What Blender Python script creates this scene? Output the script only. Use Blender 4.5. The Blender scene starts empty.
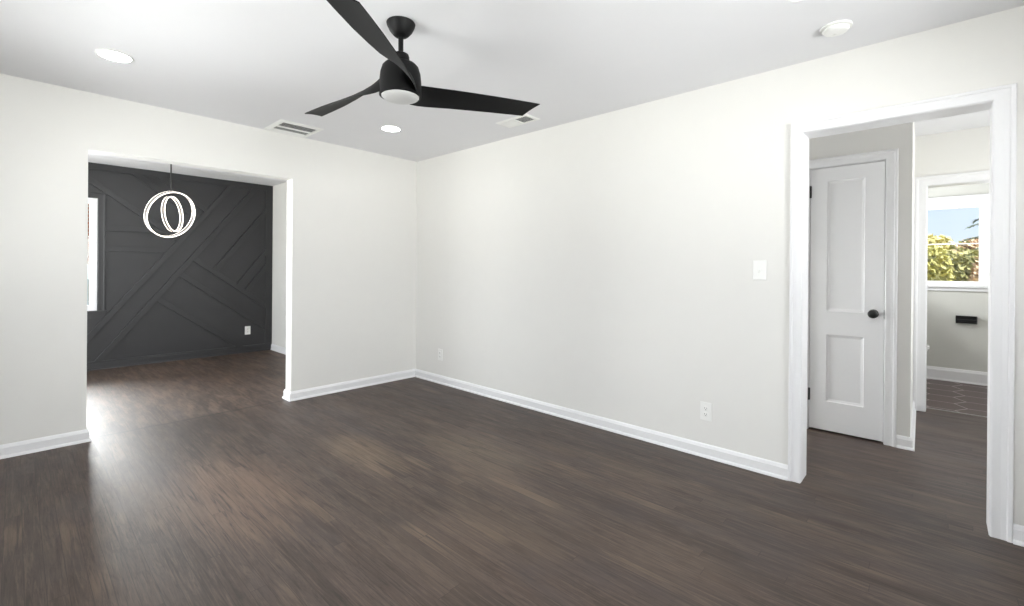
import bpy, bmesh, math, random
from mathutils import Vector, Matrix

S = bpy.context.scene
COL = S.collection
random.seed(7)
PI = math.pi

# ------------------------------------------------------------------ camera
cam_d = bpy.data.cameras.new('camera')
cam = bpy.data.objects.new('camera', cam_d)
COL.objects.link(cam)
R = Vector((0.67996934, -0.73319832, 0.00786881))
U = Vector((-0.00445095, 0.00660402, 0.99996829))
F = Vector((0.73322704, 0.6799828, -0.0012271))
m = Matrix.Identity(4)
for i in range(3):
    m[i][0], m[i][1], m[i][2] = R[i], U[i], -F[i]
m[0][3], m[1][3], m[2][3] = -3.1013, -4.3636, 1.2262
cam.matrix_world = m
cam_d.sensor_width = 36.0
cam_d.lens = 460.56 / 1024.0 * 36.0
cam_d.shift_y = -(303.0 - 269.8) / 1024.0
cam_d.clip_start = 0.02
S.camera = cam

# ------------------------------------------------------------------ exposure
S.view_settings.view_transform = 'Standard'
S.view_settings.look = 'None'
S.view_settings.gamma = 1.0
S.view_settings.use_curve_mapping = False
S.view_settings.exposure = 0.27
S.cycles.use_denoising = True
S.cycles.max_bounces = 14
S.cycles.diffuse_bounces = 10
S.cycles.transparent_max_bounces = 16
S.cycles.sample_clamp_indirect = 6.0

# ------------------------------------------------------------------ sky
world = bpy.data.worlds.new('sky')
S.world = world
world.use_nodes = True
wt = world.node_tree
wt.nodes.clear()
w_out = wt.nodes.new('ShaderNodeOutputWorld')
w_bg = wt.nodes.new('ShaderNodeBackground')
w_tc = wt.nodes.new('ShaderNodeTexCoord')
w_sep = wt.nodes.new('ShaderNodeSeparateXYZ')
w_ramp = wt.nodes.new('ShaderNodeValToRGB')
w_ns = wt.nodes.new('ShaderNodeTexNoise')
w_ns.inputs['Scale'].default_value = 4.5
w_ns.inputs['Detail'].default_value = 5
w_cr = wt.nodes.new('ShaderNodeValToRGB')
w_mix = wt.nodes.new('ShaderNodeMixRGB')
wt.links.new(w_tc.outputs['Generated'], w_sep.inputs[0])
wt.links.new(w_sep.outputs['Z'], w_ramp.inputs[0])
w_ramp.color_ramp.elements[0].position = 0.0
w_ramp.color_ramp.elements[0].color = (0.80, 0.88, 1.0, 1)
w_ramp.color_ramp.elements[1].position = 0.35
w_ramp.color_ramp.elements[1].color = (0.42, 0.63, 0.98, 1)
wt.links.new(w_tc.outputs['Generated'], w_ns.inputs['Vector'])
wt.links.new(w_ns.outputs[0], w_cr.inputs[0])
w_cr.color_ramp.elements[0].position = 0.48
w_cr.color_ramp.elements[0].color = (0, 0, 0, 1)
w_cr.color_ramp.elements[1].position = 0.68
w_cr.color_ramp.elements[1].color = (1, 1, 1, 1)
wt.links.new(w_cr.outputs[0], w_mix.inputs[0])
wt.links.new(w_ramp.outputs[0], w_mix.inputs[1])
w_mix.inputs[2].default_value = (0.95, 0.96, 1.0, 1)
wt.links.new(w_mix.outputs[0], w_bg.inputs[0])
w_bg.inputs[1].default_value = 1.0
wt.links.new(w_bg.outputs[0], w_out.inputs[0])


def lamp(name, kind, loc, rot, power, size=None, size_y=None, color=(1, 1, 1)):
    d = bpy.data.lights.new(name, kind)
    d.energy = power
    d.color = color
    if kind == 'AREA':
        d.shape = 'RECTANGLE'
        d.size = size
        d.size_y = size_y
    o = bpy.data.objects.new(name, d)
    o.location = loc
    o.rotation_euler = rot
    COL.objects.link(o)
    return o


# sun on the garden behind the house
sun = lamp('sun', 'SUN', (0, 0, 8), (0.0, math.radians(-14), 0.0), 7.5, color=(1, 0.95, 0.87))
sun.data.angle = 0.01
# daylight at the windows, plus added fill lamps where noted
DAY = (0.995, 0.993, 0.997)
W90 = math.radians(-90)
lamp('daylight_front_window', 'AREA', (-2.1, -6.45, 1.5), (math.radians(95), 0, 0), 130, 2.3, 1.4, DAY)
lamp('ceiling_fill_front_window', 'AREA', (-2.1, -6.75, 0.55), (math.radians(134), 0, 0), 325, 2.4, 0.7, DAY)  # upward fill lamp added to brighten the living room ceiling
lamp('daylight_left_window', 'AREA', (-4.65, -1.6, 1.5), (math.radians(95), 0, W90), 58, 1.5, 1.4, DAY)
lamp('ceiling_fill_left_window', 'AREA', (-4.95, -1.6, 0.55), (math.radians(140), 0, W90), 150, 1.6, 0.7, DAY)  # second upward lamp, added for the ceiling brightness
lamp('fill_side_window', 'AREA', (-4.65, -3.4, 1.5), (math.radians(92), 0, W90), 14, 1.2, 1.4, DAY)  # added fill aimed through the doorway at the hall door
lamp('ceiling_fill_side_window', 'AREA', (-4.95, -3.4, 0.55), (math.radians(140), 0, W90), 35, 1.3, 0.7, DAY)  # added upward fill at the added side window
lamp('daylight_dining_left_window', 'AREA', (-4.65, 1.95, 1.4), (math.radians(95), 0, W90), 72, 1.6, 1.7, DAY)
lamp('ceiling_fill_dining_window', 'AREA', (-4.95, 1.95, 0.1), (math.radians(140), 0, W90), 75, 1.7, 0.7, DAY)  # upward lamp added to lift the dining ceiling
lamp('daylight_dining_far_window', 'AREA', (-2.90, 3.25, 1.37), (math.radians(90), 0, math.radians(180)), 195, 0.72, 1.3, DAY)
lamp('daylight_hall_window', 'AREA', (1.5, -6.45, 1.5), (math.radians(95), 0, 0), 55, 0.9, 1.2, DAY)
lamp('fill_bath_window', 'AREA', (3.5, -3.15, 1.6), (math.radians(90), 0, math.radians(180)), 80, 0.6, 0.6, DAY)  # fill lamp added to brighten the bathroom from its side wall
lamp('fill_hall_end_window', 'AREA', (0.63, -1.72, 0.9), (math.radians(90), 0, math.radians(180)), 34, 0.6, 1.1, DAY)  # low fill lamp added to brighten the closet door


# ------------------------------------------------------------------ materials
def lin(c):
    return tuple(((v / 255.0) / 12.92 if v <= 10 else (((v / 255.0) + 0.055) / 1.055) ** 2.4) for v in c) + (1.0,)


def mat(name, rgb, rough=0.5, metal=0.0, noise=0.0, nscale=8.0, bump=0.0, bscale=200.0, spec=0.5):
    mt = bpy.data.materials.new(name)
    mt.use_nodes = True
    nt = mt.node_tree
    p = nt.nodes['Principled BSDF']
    p.inputs['Roughness'].default_value = rough
    p.inputs['Metallic'].default_value = metal
    p.inputs['Specular IOR Level'].default_value = spec
    tc = nt.nodes.new('ShaderNodeTexCoord')
    n = nt.nodes.new('ShaderNodeTexNoise')
    n.inputs['Scale'].default_value = nscale
    n.inputs['Detail'].default_value = 4
    nt.links.new(tc.outputs['Object'], n.inputs['Vector'])
    mx = nt.nodes.new('ShaderNodeMixRGB')
    c = lin(rgb)
    k = noise
    mx.inputs[1].default_value = tuple(v * (1 - k) for v in c[:3]) + (1,)
    mx.inputs[2].default_value = tuple(min(1, v * (1 + k)) for v in c[:3]) + (1,)
    nt.links.new(n.outputs[0], mx.inputs[0])
    nt.links.new(mx.outputs[0], p.inputs['Base Color'])
    if bump > 0:
        n2 = nt.nodes.new('ShaderNodeTexNoise')
        n2.inputs['Scale'].default_value = bscale
        nt.links.new(tc.outputs['Object'], n2.inputs['Vector'])
        b = nt.nodes.new('ShaderNodeBump')
        b.inputs['Strength'].default_value = bump
        b.inputs['Distance'].default_value = 0.002
        nt.links.new(n2.outputs[0], b.inputs['Height'])
        nt.links.new(b.outputs[0], p.inputs['Normal'])
    return mt


def emis(name, rgb, strength):
    mt = bpy.data.materials.new(name)
    mt.use_nodes = True
    nt = mt.node_tree
    p = nt.nodes['Principled BSDF']
    p.inputs['Base Color'].default_value = (0.9, 0.9, 0.9, 1)
    p.inputs['Emission Color'].default_value = tuple(rgb) + (1,)
    p.inputs['Emission Strength'].default_value = strength
    return mt


M = {}
M['wall'] = mat('wall_paint', (227, 226, 223), 0.75, noise=0.012, bump=0.05)
M['wall_bath'] = mat('bath_paint', (206, 206, 201), 0.75, noise=0.012, bump=0.05)
M['ceil'] = mat('ceiling_paint', (227, 227, 230), 0.85, noise=0.01, bump=0.05)
M['trim'] = mat('trim_paint', (233, 233, 235), 0.32, noise=0.008, nscale=3)
M['door'] = mat('door_paint', (240, 240, 242), 0.35, noise=0.008, nscale=3)
M['dark'] = mat('charcoal_paint', (50, 50, 52), 0.42, noise=0.05, nscale=3, spec=0.4)
M['black'] = mat('black_metal', (20, 20, 21), 0.42, noise=0.1)
M['fan'] = mat('fan_black', (9, 9, 10), 0.55, noise=0.1, nscale=14, spec=0.22)
M['blade'] = mat('blade_black', (15, 15, 16), 0.6, noise=0.12, nscale=20, spec=0.25)
M['plastic'] = mat('white_plastic', (237, 237, 235), 0.35, noise=0.005)
M['slot'] = mat('dark_slot', (40, 40, 40), 0.6, noise=0.05)
M['duct'] = mat('duct_grey', (70, 70, 72), 0.7, noise=0.08)
M['vinyl'] = mat('white_vinyl', (240, 240, 242), 0.4, noise=0.006)
M['ceramic'] = mat('white_ceramic', (240, 240, 240), 0.12, noise=0.005)
M['cord'] = mat('dark_cord', (30, 30, 31), 0.6, noise=0.05)
M['steel'] = mat('screw_steel', (190, 190, 190), 0.35, metal=0.9, noise=0.05)
M['alu'] = mat('brushed_aluminium', (120, 116, 112), 0.5, noise=0.05)
M['opal'] = mat('opal_glass', (200, 200, 200), 0.3, noise=0.004)
M['lens'] = emis('lit_lens', (1.0, 0.98, 0.95), 36)
M['led'] = emis('led_strip', (1.0, 0.90, 0.80), 3.2)
M['bark'] = mat('bark', (92, 78, 64), 0.9, noise=0.3, nscale=20, bump=0.5, bscale=30)
M['grass'] = mat('lawn', (150, 140, 84), 0.95, noise=0.3, nscale=2, bump=0.4, bscale=20)
M['roof'] = mat('roof_shingle', (104, 96, 92), 0.9, noise=0.25, nscale=12)
M['siding'] = mat('pale_siding', (205, 213, 226), 0.7, noise=0.05)


def glass():
    mt = bpy.data.materials.new('window_glass')
    mt.use_nodes = True
    nt = mt.node_tree
    nt.nodes.clear()
    o = nt.nodes.new('ShaderNodeOutputMaterial')
    t = nt.nodes.new('ShaderNodeBsdfTransparent')
    t.inputs[0].default_value = (0.96, 0.975, 0.97, 1)
    g = nt.nodes.new('ShaderNodeBsdfGlossy')
    g.inputs['Roughness'].default_value = 0.02
    fr = nt.nodes.new('ShaderNodeFresnel')
    fr.inputs[0].default_value = 1.45
    mx = nt.nodes.new('ShaderNodeMixShader')
    nt.links.new(fr.outputs[0], mx.inputs[0])
    nt.links.new(t.outputs[0], mx.inputs[1])
    nt.links.new(g.outputs[0], mx.inputs[2])
    nt.links.new(mx.outputs[0], o.inputs[0])
    return mt


M['glass'] = glass()


def leafmat(name, c1, c2):
    mt = bpy.data.materials.new(name)
    mt.use_nodes = True
    nt = mt.node_tree
    p = nt.nodes['Principled BSDF']
    p.inputs['Roughness'].default_value = 0.7
    g = nt.nodes.new('ShaderNodeNewGeometry')
    r = nt.nodes.new('ShaderNodeValToRGB')
    r.color_ramp.elements[0].color = lin(c1)
    r.color_ramp.elements[1].color = lin(c2)
    nt.links.new(g.outputs['Random Per Island'], r.inputs[0])
    nt.links.new(r.outputs[0], p.inputs['Base Color'])
    return mt


def brickmat():
    mt = bpy.data.materials.new('red_brick')
    mt.use_nodes = True
    nt = mt.node_tree
    p = nt.nodes['Principled BSDF']
    p.inputs['Roughness'].default_value = 0.85
    tc = nt.nodes.new('ShaderNodeTexCoord')
    sp = nt.nodes.new('ShaderNodeSeparateXYZ')
    cb = nt.nodes.new('ShaderNodeCombineXYZ')
    b = nt.nodes.new('ShaderNodeTexBrick')
    b.inputs['Scale'].default_value = 1.0
    b.inputs['Brick Width'].default_value = 0.22
    b.inputs['Row Height'].default_value = 0.075
    b.inputs['Mortar Size'].default_value = 0.008
    b.inputs['Color1'].default_value = lin((146, 84, 70))
    b.inputs['Color2'].default_value = lin((172, 104, 86))
    b.inputs['Mortar'].default_value = lin((200, 192, 184))
    nt.links.new(tc.outputs['Object'], sp.inputs[0])
    nt.links.new(sp.outputs['X'], cb.inputs[0])
    nt.links.new(sp.outputs['Z'], cb.inputs[1])
    nt.links.new(cb.outputs[0], b.inputs['Vector'])
    nt.links.new(b.outputs['Color'], p.inputs['Base Color'])
    return mt


class NT:
    """small wrapper for building math-heavy node trees"""
    def __init__(s, name):
        s.mt = bpy.data.materials.new(name)
        s.mt.use_nodes = True
        s.nt = s.mt.node_tree
        s.p = s.nt.nodes['Principled BSDF']

    def n(s, t, **kw):
        nd = s.nt.nodes.new(t)
        for k, v in kw.items():
            setattr(nd, k, v)
        return nd

    def put(s, sock, v):
        if hasattr(v, 'links'):
            s.nt.links.new(v, sock)
        else:
            sock.default_value = v

    def math(s, op, a, b=0.0, clamp=False):
        nd = s.n('ShaderNodeMath', operation=op)
        nd.use_clamp = clamp
        s.put(nd.inputs[0], a)
        s.put(nd.inputs[1], b)
        return nd.outputs[0]

    def comb(s, x, y, z=0.0):
        nd = s.n('ShaderNodeCombineXYZ')
        for i, v in enumerate((x, y, z)):
            s.put(nd.inputs[i], v)
        return nd.outputs[0]

    def noise(s, vec, scale, detail=4.0, rough=0.55, dist=0.0):
        nd = s.n('ShaderNodeTexNoise')
        s.put(nd.inputs['Vector'], vec)
        nd.inputs['Scale'].default_value = scale
        nd.inputs['Detail'].default_value = detail
        nd.inputs['Roughness'].default_value = rough
        nd.inputs['Distortion'].default_value = dist
        return nd.outputs[0]

    def white(s, vec):
        nd = s.n('ShaderNodeTexWhiteNoise')
        nd.noise_dimensions = '3D'
        s.put(nd.inputs['Vector'], vec)
        return nd.outputs['Value']

    def mix(s, f, a, b, blend='MIX'):
        nd = s.n('ShaderNodeMixRGB', blend_type=blend)
        s.put(nd.inputs[0], f)
        s.put(nd.inputs[1], a)
        s.put(nd.inputs[2], b)
        return nd.outputs[0]

    def step(s, v, lo, hi):
        nd = s.n('ShaderNodeMapRange')
        nd.clamp = True
        nd.interpolation_type = 'SMOOTHSTEP'
        s.put(nd.inputs[0], v)
        nd.inputs[1].default_value = lo
        nd.inputs[2].default_value = hi
        return nd.outputs[0]


def floor_wood():
    t = NT('stained_oak_planks')
    g = t.n('ShaderNodeNewGeometry')
    sp = t.n('ShaderNodeSeparateXYZ')
    t.nt.links.new(g.outputs['Position'], sp.inputs[0])
    X, Y = sp.outputs['X'], sp.outputs['Y']
    W, L = 0.058, 1.9
    u = t.math('DIVIDE', X, W)
    row = t.math('FLOOR', u)
    fu = t.math('SUBTRACT', u, row)
    rr = t.white(t.comb(row, 3.1, 0))
    v = t.math('ADD', t.math('DIVIDE', Y, L), t.math('MULTIPLY', rr, 7.3))
    idx = t.math('FLOOR', v)
    fv = t.math('SUBTRACT', v, idx)
    rnd = t.white(t.comb(row, idx, 0.5))
    rnd2 = t.white(t.comb(row, idx, 4.5))
    # plank tone
    base = t.mix(rnd, lin((54, 44, 39)), lin((80, 67, 60)))
    base = t.mix(t.math('MULTIPLY', rnd2, 0.45), base, lin((76, 60, 51)))
    # grain stretched along the plank
    gv = t.comb(t.math('MULTIPLY', X, 75.0), t.math('ADD', t.math('MULTIPLY', Y, 3.2), t.math('MULTIPLY', rnd, 40.0)), 0)
    gr = t.noise(gv, 1.0, 6.0, 0.66, 0.9)
    base = t.mix(t.math('MULTIPLY', t.step(gr, 0.47, 0.66), 0.75), base, lin((96, 80, 70)))
    base = t.mix(t.math('MULTIPLY', t.math('SUBTRACT', 1.0, t.step(gr, 0.32, 0.47)), 0.75), base, lin((38, 30, 26)))
    gv2 = t.comb(t.math('MULTIPLY', X, 230.0), t.math('MULTIPLY', Y, 14.0), rnd)
    g2 = t.noise(gv2, 1.0, 3.0, 0.6)
    base = t.mix(t.math('MULTIPLY', t.step(g2, 0.5, 0.68), 0.45), base, lin((42, 35, 31)))
    # blotchy stain
    mn = t.noise(t.comb(t.math('MULTIPLY', X, 24.0), t.math('MULTIPLY', Y, 6.0), t.math('MULTIPLY', rnd2, 3.0)), 1.0, 5.0, 0.7, 0.8)
    base = t.mix(t.math('MULTIPLY', t.step(mn, 0.5, 0.66), 0.45), base, lin((42, 33, 29)))
    big = t.noise(t.comb(t.math('MULTIPLY', X, 3.4), t.math('MULTIPLY', Y, 1.6), 0.7), 1.0, 3.0, 0.55)
    base = t.mix(t.math('MULTIPLY', t.step(big, 0.48, 0.68), 0.35), base, lin((66, 59, 60)))
    # single lighter strips
    sn = t.noise(t.comb(t.math('MULTIPLY', row, 3.7), t.math('MULTIPLY', Y, 1.3), 2.0), 1.0, 2.0, 0.5)
    base = t.mix(t.math('MULTIPLY', t.step(sn, 0.58, 0.72), t.math('MULTIPLY', t.step(gr, 0.3, 0.6), 0.6)), base, lin((116, 97, 82)))
    # the dining side is warmer and more worn
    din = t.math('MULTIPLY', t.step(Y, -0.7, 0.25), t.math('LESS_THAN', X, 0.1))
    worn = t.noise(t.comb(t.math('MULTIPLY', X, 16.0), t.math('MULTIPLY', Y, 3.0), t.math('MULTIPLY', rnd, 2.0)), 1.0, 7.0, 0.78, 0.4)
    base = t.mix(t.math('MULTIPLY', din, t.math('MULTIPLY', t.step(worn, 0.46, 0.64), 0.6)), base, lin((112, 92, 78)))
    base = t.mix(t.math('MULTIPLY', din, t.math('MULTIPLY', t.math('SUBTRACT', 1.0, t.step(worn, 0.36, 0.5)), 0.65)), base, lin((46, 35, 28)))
    # worn, warmer areas
    wv = t.comb(t.math('MULTIPLY', X, 2.2), t.math('MULTIPLY', Y, 0.9), 0)
    wn = t.noise(wv, 1.0, 4.0, 0.6, 0.4)
    wear = t.step(wn, 0.5, 0.74)
    base = t.mix(t.math('MULTIPLY', wear, 0.4), base, lin((104, 88, 74)))

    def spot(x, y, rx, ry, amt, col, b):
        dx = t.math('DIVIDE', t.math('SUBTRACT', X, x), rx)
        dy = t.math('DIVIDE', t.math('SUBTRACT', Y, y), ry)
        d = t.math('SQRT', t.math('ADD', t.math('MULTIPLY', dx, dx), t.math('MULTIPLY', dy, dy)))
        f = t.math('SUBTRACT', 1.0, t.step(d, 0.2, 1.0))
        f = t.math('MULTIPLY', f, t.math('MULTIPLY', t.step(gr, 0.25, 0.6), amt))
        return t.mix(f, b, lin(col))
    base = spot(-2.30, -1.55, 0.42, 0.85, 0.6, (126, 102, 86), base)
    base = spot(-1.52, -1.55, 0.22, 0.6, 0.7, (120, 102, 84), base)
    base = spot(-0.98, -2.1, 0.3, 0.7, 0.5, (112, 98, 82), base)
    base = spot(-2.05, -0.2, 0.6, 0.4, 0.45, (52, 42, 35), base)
    # seams
    e = t.math('MINIMUM', fu, t.math('SUBTRACT', 1.0, fu))
    s1 = t.math('SUBTRACT', 1.0, t.step(e, 0.008, 0.03))
    e2 = t.math('MULTIPLY', t.math('MINIMUM', fv, t.math('SUBTRACT', 1.0, fv)), L)
    s2 = t.math('SUBTRACT', 1.0, t.step(e2, 0.0006, 0.002))
    th = t.math('ABSOLUTE', t.math('SUBTRACT', Y, t.math('ADD', 0.045, t.math('MULTIPLY', rnd, 0.012))))
    s3 = t.math('SUBTRACT', 1.0, t.step(th, 0.010, 0.022))
    seam = t.math('MAXIMUM', t.math('MAXIMUM', s1, s2), s3)
    base = t.mix(t.math('MULTIPLY', seam, 0.6), base, lin((32, 27, 24)))
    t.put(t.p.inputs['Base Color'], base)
    rn = t.noise(t.comb(t.math('MULTIPLY', X, 14.0), t.math('MULTIPLY', Y, 3.0), rnd), 1.0, 4.0, 0.6)
    rough = t.math('ADD', 0.40, t.math('MULTIPLY', rn, 0.22))
    t.put(t.p.inputs['Roughness'], rough)
    t.p.inputs['Specular IOR Level'].default_value = 0.5
    # uneven finish plus grain relief
    wav = t.math('MULTIPLY', t.noise(t.comb(t.math('MULTIPLY', X, 22.0), t.math('MULTIPLY', Y, 8.0), rnd2), 1.0, 3.0, 0.6, 0.5), 0.0014)
    hgt = t.math('ADD', t.math('MULTIPLY', gr, 0.00035),
                 t.math('SUBTRACT', wav, t.math('MULTIPLY', seam, 0.00012)))
    bp = t.n('ShaderNodeBump')
    bp.inputs['Strength'].default_value = 0.55
    bp.inputs['Distance'].default_value = 1.0
    t.put(bp.inputs['Height'], hgt)
    t.put(t.p.inputs['Normal'], bp.outputs[0])
    return t.mt


def floor_hex():
    """12 inch hexagon tiles, two edges of each tile parallel to Y"""
    t = NT('dark_hexagon_tile')
    g = t.n('ShaderNodeNewGeometry')
    sp = t.n('ShaderNodeSeparateXYZ')
    t.nt.links.new(g.outputs['Position'], sp.inputs[0])
    X = t.math('SUBTRACT', sp.outputs['X'], 2.74)
    Y = t.math('ADD', sp.outputs['Y'], 4.388)
    w = 0.30
    h = w * math.sqrt(3)

    def cell(ox, oy):
        a = t.math('ADD', t.math('DIVIDE', X, w), ox)
        b = t.math('ADD', t.math('DIVIDE', Y, h), oy)
        ca = t.math('FLOOR', t.math('ADD', a, 0.5))
        cb = t.math('FLOOR', t.math('ADD', b, 0.5))
        px = t.math('MULTIPLY', t.math('ABSOLUTE', t.math('SUBTRACT', a, ca)), w)
        py = t.math('MULTIPLY', t.math('ABSOLUTE', t.math('SUBTRACT', b, cb)), h)
        d = t.math('MAXIMUM', px, t.math('ADD', t.math('MULTIPLY', px, 0.5), t.math('MULTIPLY', py, 0.8660254)))
        return d, t.white(t.comb(ca, cb, ox))
    d1, r1 = cell(0.0, 0.0)
    d2, r2 = cell(0.5, 0.5)
    d = t.math('MINIMUM', d1, d2)
    sel = t.math('LESS_THAN', d1, d2)
    r = t.math('ADD', t.math('MULTIPLY', r1, sel), t.math('MULTIPLY', r2, t.math('SUBTRACT', 1.0, sel)))
    gr = t.noise(t.comb(t.math('MULTIPLY', X, 6.0), t.math('MULTIPLY', Y, 60.0), r), 1.0, 4.0)
    c = t.mix(r, lin((70, 55, 54)), lin((88, 72, 70)))
    c = t.mix(t.math('MULTIPLY', gr, 0.35), c, lin((112, 94, 92)))
    grout = t.step(d, w / 2 - 0.006, w / 2 - 0.003)
    c = t.mix(grout, c, lin((190, 180, 180)))
    t.put(t.p.inputs['Base Color'], c)
    t.p.inputs['Roughness'].default_value = 0.4
    bp = t.n('ShaderNodeBump')
    bp.inputs['Strength'].default_value = 0.4
    bp.inputs['Distance'].default_value = 0.002
    t.put(bp.inputs['Height'], t.math('SUBTRACT', 1.0, grout))
    t.put(t.p.inputs['Normal'], bp.outputs[0])
    return t.mt


M['floor'] = floor_wood()
M['hex'] = floor_hex()
M['brick'] = brickmat()


# ------------------------------------------------------------------ helpers
def link(name, bm, mt, parent=None, smooth=False, bevel=0.0, seg=2):
    bmesh.ops.recalc_face_normals(bm, faces=bm.faces)
    me = bpy.data.meshes.new(name)
    bm.to_mesh(me)
    bm.free()
    me.materials.append(mt)
    o = bpy.data.objects.new(name, me)
    COL.objects.link(o)
    if parent:
        o.parent = parent
    if smooth:
        for p in me.polygons:
            p.use_smooth = True
        me.set_sharp_from_angle(angle=math.radians(40))
    if bevel > 0:
        md = o.modifiers.new('bevel', 'BEVEL')
        md.width = bevel
        md.segments = seg
        md.limit_method = 'ANGLE'
        md.angle_limit = math.radians(30)
    return o


def root(name, label, cat, loc=(0, 0, 0), group=None, kind=None, rot=(0, 0, 0)):
    o = bpy.data.objects.new(name, None)
    o.empty_display_size = 0.1
    o.location = loc
    o.rotation_euler = rot
    COL.objects.link(o)
    return tag(o, label, cat, group, kind)


def tag(o, label, cat, group=None, kind=None):
    o['label'] = label
    o['category'] = cat
    if group:
        o['group'] = group
    if kind:
        o['kind'] = kind
    return o


def copy_tree(o, parent=None):
    c = o.copy()
    COL.objects.link(c)
    if parent:
        c.parent = parent
    for ch in list(o.children):
        copy_tree(ch, c)
    return c


def box(bm, x0, x1, y0, y1, z0, z1, mx=None):
    v = [bm.verts.new((x, y, z)) for x in (x0, x1) for y in (y0, y1) for z in (z0, z1)]
    for f in ((0, 1, 3, 2), (4, 6, 7, 5), (0, 4, 5, 1), (2, 3, 7, 6), (0, 2, 6, 4), (1, 5, 7, 3)):
        bm.faces.new([v[i] for i in f])
    if mx is not None:
        bmesh.ops.transform(bm, matrix=mx, verts=v)
    return v


def boxbm(*a):
    bm = bmesh.new()
    box(bm, *a)
    return bm


def lathe(bm, prof, n=40, mx=None, sx=1.0, sy=1.0):
    """profile list of (r, z), closed at r == 0 ends"""
    rings = []
    allv = []
    for r, z in prof:
        if r < 1e-6:
            vs = [bm.verts.new((0, 0, z))]
        else:
            vs = [bm.verts.new((r * sx * math.cos(2 * PI * i / n), r * sy * math.sin(2 * PI * i / n), z)) for i in range(n)]
        rings.append(vs)
        allv += vs
    for a, b in zip(rings[:-1], rings[1:]):
        for i in range(n):
            j = (i + 1) % n
            if len(a) == 1 and len(b) == 1:
                continue
            if len(a) == 1:
                bm.faces.new((a[0], b[i], b[j]))
            elif len(b) == 1:
                bm.faces.new((a[i], a[j], b[0]))
            else:
                bm.faces.new((a[i], a[j], b[j], b[i]))
    if mx is not None:
        bmesh.ops.transform(bm, matrix=mx, verts=allv)
    return allv


def torus(bm, R_, r_, n=96, k=10, mx=None, sq=1.0):
    g = [[bm.verts.new(((R_ + r_ * math.cos(b)) * math.cos(a), (R_ + r_ * math.cos(b)) * math.sin(a), sq * r_ * math.sin(b)))
          for b in [2 * PI * j / k for j in range(k)]] for a in [2 * PI * i / n for i in range(n)]]
    for i in range(n):
        for j in range(k):
            bm.faces.new((g[i][j], g[(i + 1) % n][j], g[(i + 1) % n][(j + 1) % k], g[i][(j + 1) % k]))
    if mx is not None:
        bmesh.ops.transform(bm, matrix=mx, verts=[v for q in g for v in q])


def sweep(bm, path, prof, place, closed=False):
    """sweep a profile [(d, h)] along a 2-D path with mitred corners; d goes to the LEFT of the path;
    place(p2, h) -> 3-D"""
    n = len(path)
    P = [Vector(p) for p in path]
    dirs = [(P[(i + 1) % n] - P[i]).normalized() for i in range(n if closed else n - 1)]
    rings = []
    for i in range(n):
        if closed:
            a, b = dirs[i - 1], dirs[i]
        else:
            a = dirs[i - 1] if i > 0 else dirs[0]
            b = dirs[i] if i < n - 1 else dirs[-1]
        na, nb = Vector((-a.y, a.x)), Vector((-b.y, b.x))
        mit = (na + nb)
        mit = mit / max(1e-6, mit.dot(na))
        rings.append([bm.verts.new(place(P[i] + mit * d, h)) for d, h in prof])
    k = len(prof)
    for i in range(n if closed else n - 1):
        A, B = rings[i], rings[(i + 1) % n]
        for j in range(k):
            bm.faces.new((A[j], A[(j + 1) % k], B[(j + 1) % k], B[j]))
    if not closed:
        bm.faces.new(rings[0])
        bm.faces.new(rings[-1][::-1])


def wall(name, label, axis, u0, u1, t0, t1, z0, z1, holes=(), mt=None):
    """axis 'x': the wall runs along X (thickness in Y); 'y': runs along Y (thickness in X)"""
    us = sorted({u0, u1, *[h[0] for h in holes], *[h[1] for h in holes]})
    zs = sorted({z0, z1, *[h[2] for h in holes], *[h[3] for h in holes]})

    def solid(i, j):
        if i < 0 or j < 0 or i >= len(us) - 1 or j >= len(zs) - 1:
            return False
        cu, cz = (us[i] + us[i + 1]) / 2, (zs[j] + zs[j + 1]) / 2
        return not any(h[0] < cu < h[1] and h[2] < cz < h[3] for h in holes)

    bm = bmesh.new()
    cache = {}

    def V(u, t, z):
        k = (round(u, 5), round(t, 5), round(z, 5))
        if k not in cache:
            cache[k] = bm.verts.new((u, t, z) if axis == 'x' else (t, u, z))
        return cache[k]
    for i in range(len(us) - 1):
        for j in range(len(zs) - 1):
            if not solid(i, j):
                continue
            a, b, c, d = us[i], us[i + 1], zs[j], zs[j + 1]
            bm.faces.new((V(a, t0, c), V(b, t0, c), V(b, t0, d), V(a, t0, d)))
            bm.faces.new((V(a, t1, c), V(a, t1, d), V(b, t1, d), V(b, t1, c)))
            if not solid(i - 1, j):
                bm.faces.new((V(a, t0, c), V(a, t0, d), V(a, t1, d), V(a, t1, c)))
            if not solid(i + 1, j):
                bm.faces.new((V(b, t0, c), V(b, t1, c), V(b, t1, d), V(b, t0, d)))
            if not solid(i, j - 1):
                bm.faces.new((V(a, t0, c), V(a, t1, c), V(b, t1, c), V(b, t0, c)))
            if not solid(i, j + 1):
                bm.faces.new((V(a, t0, d), V(b, t0, d), V(b, t1, d), V(a, t1, d)))
    o = link(name, bm, mt or M['wall'])
    return tag(o, label, 'wall', kind='structure')


H = 2.44
# ------------------------------------------------------------------ shell
o = link('floor', boxbm(-4.55, 2.515, -6.35, 3.10, -0.12, 0.0), M['floor'])
tag(o, 'dark brown stained oak plank floor with a worn glossy finish', 'floor', kind='structure')
o = link('floor_tile', boxbm(2.515, 4.27, -6.35, -3.25, -0.12, 0.0), M['hex'])
tag(o, 'dark hexagon tile floor with pale grout in the bathroom', 'floor', kind='structure')
o = link('ceiling', boxbm(-4.55, 4.27, -6.35, 3.10, H, H + 0.12), M['ceil'])
tag(o, 'flat white painted ceiling', 'ceiling', kind='structure')

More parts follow.
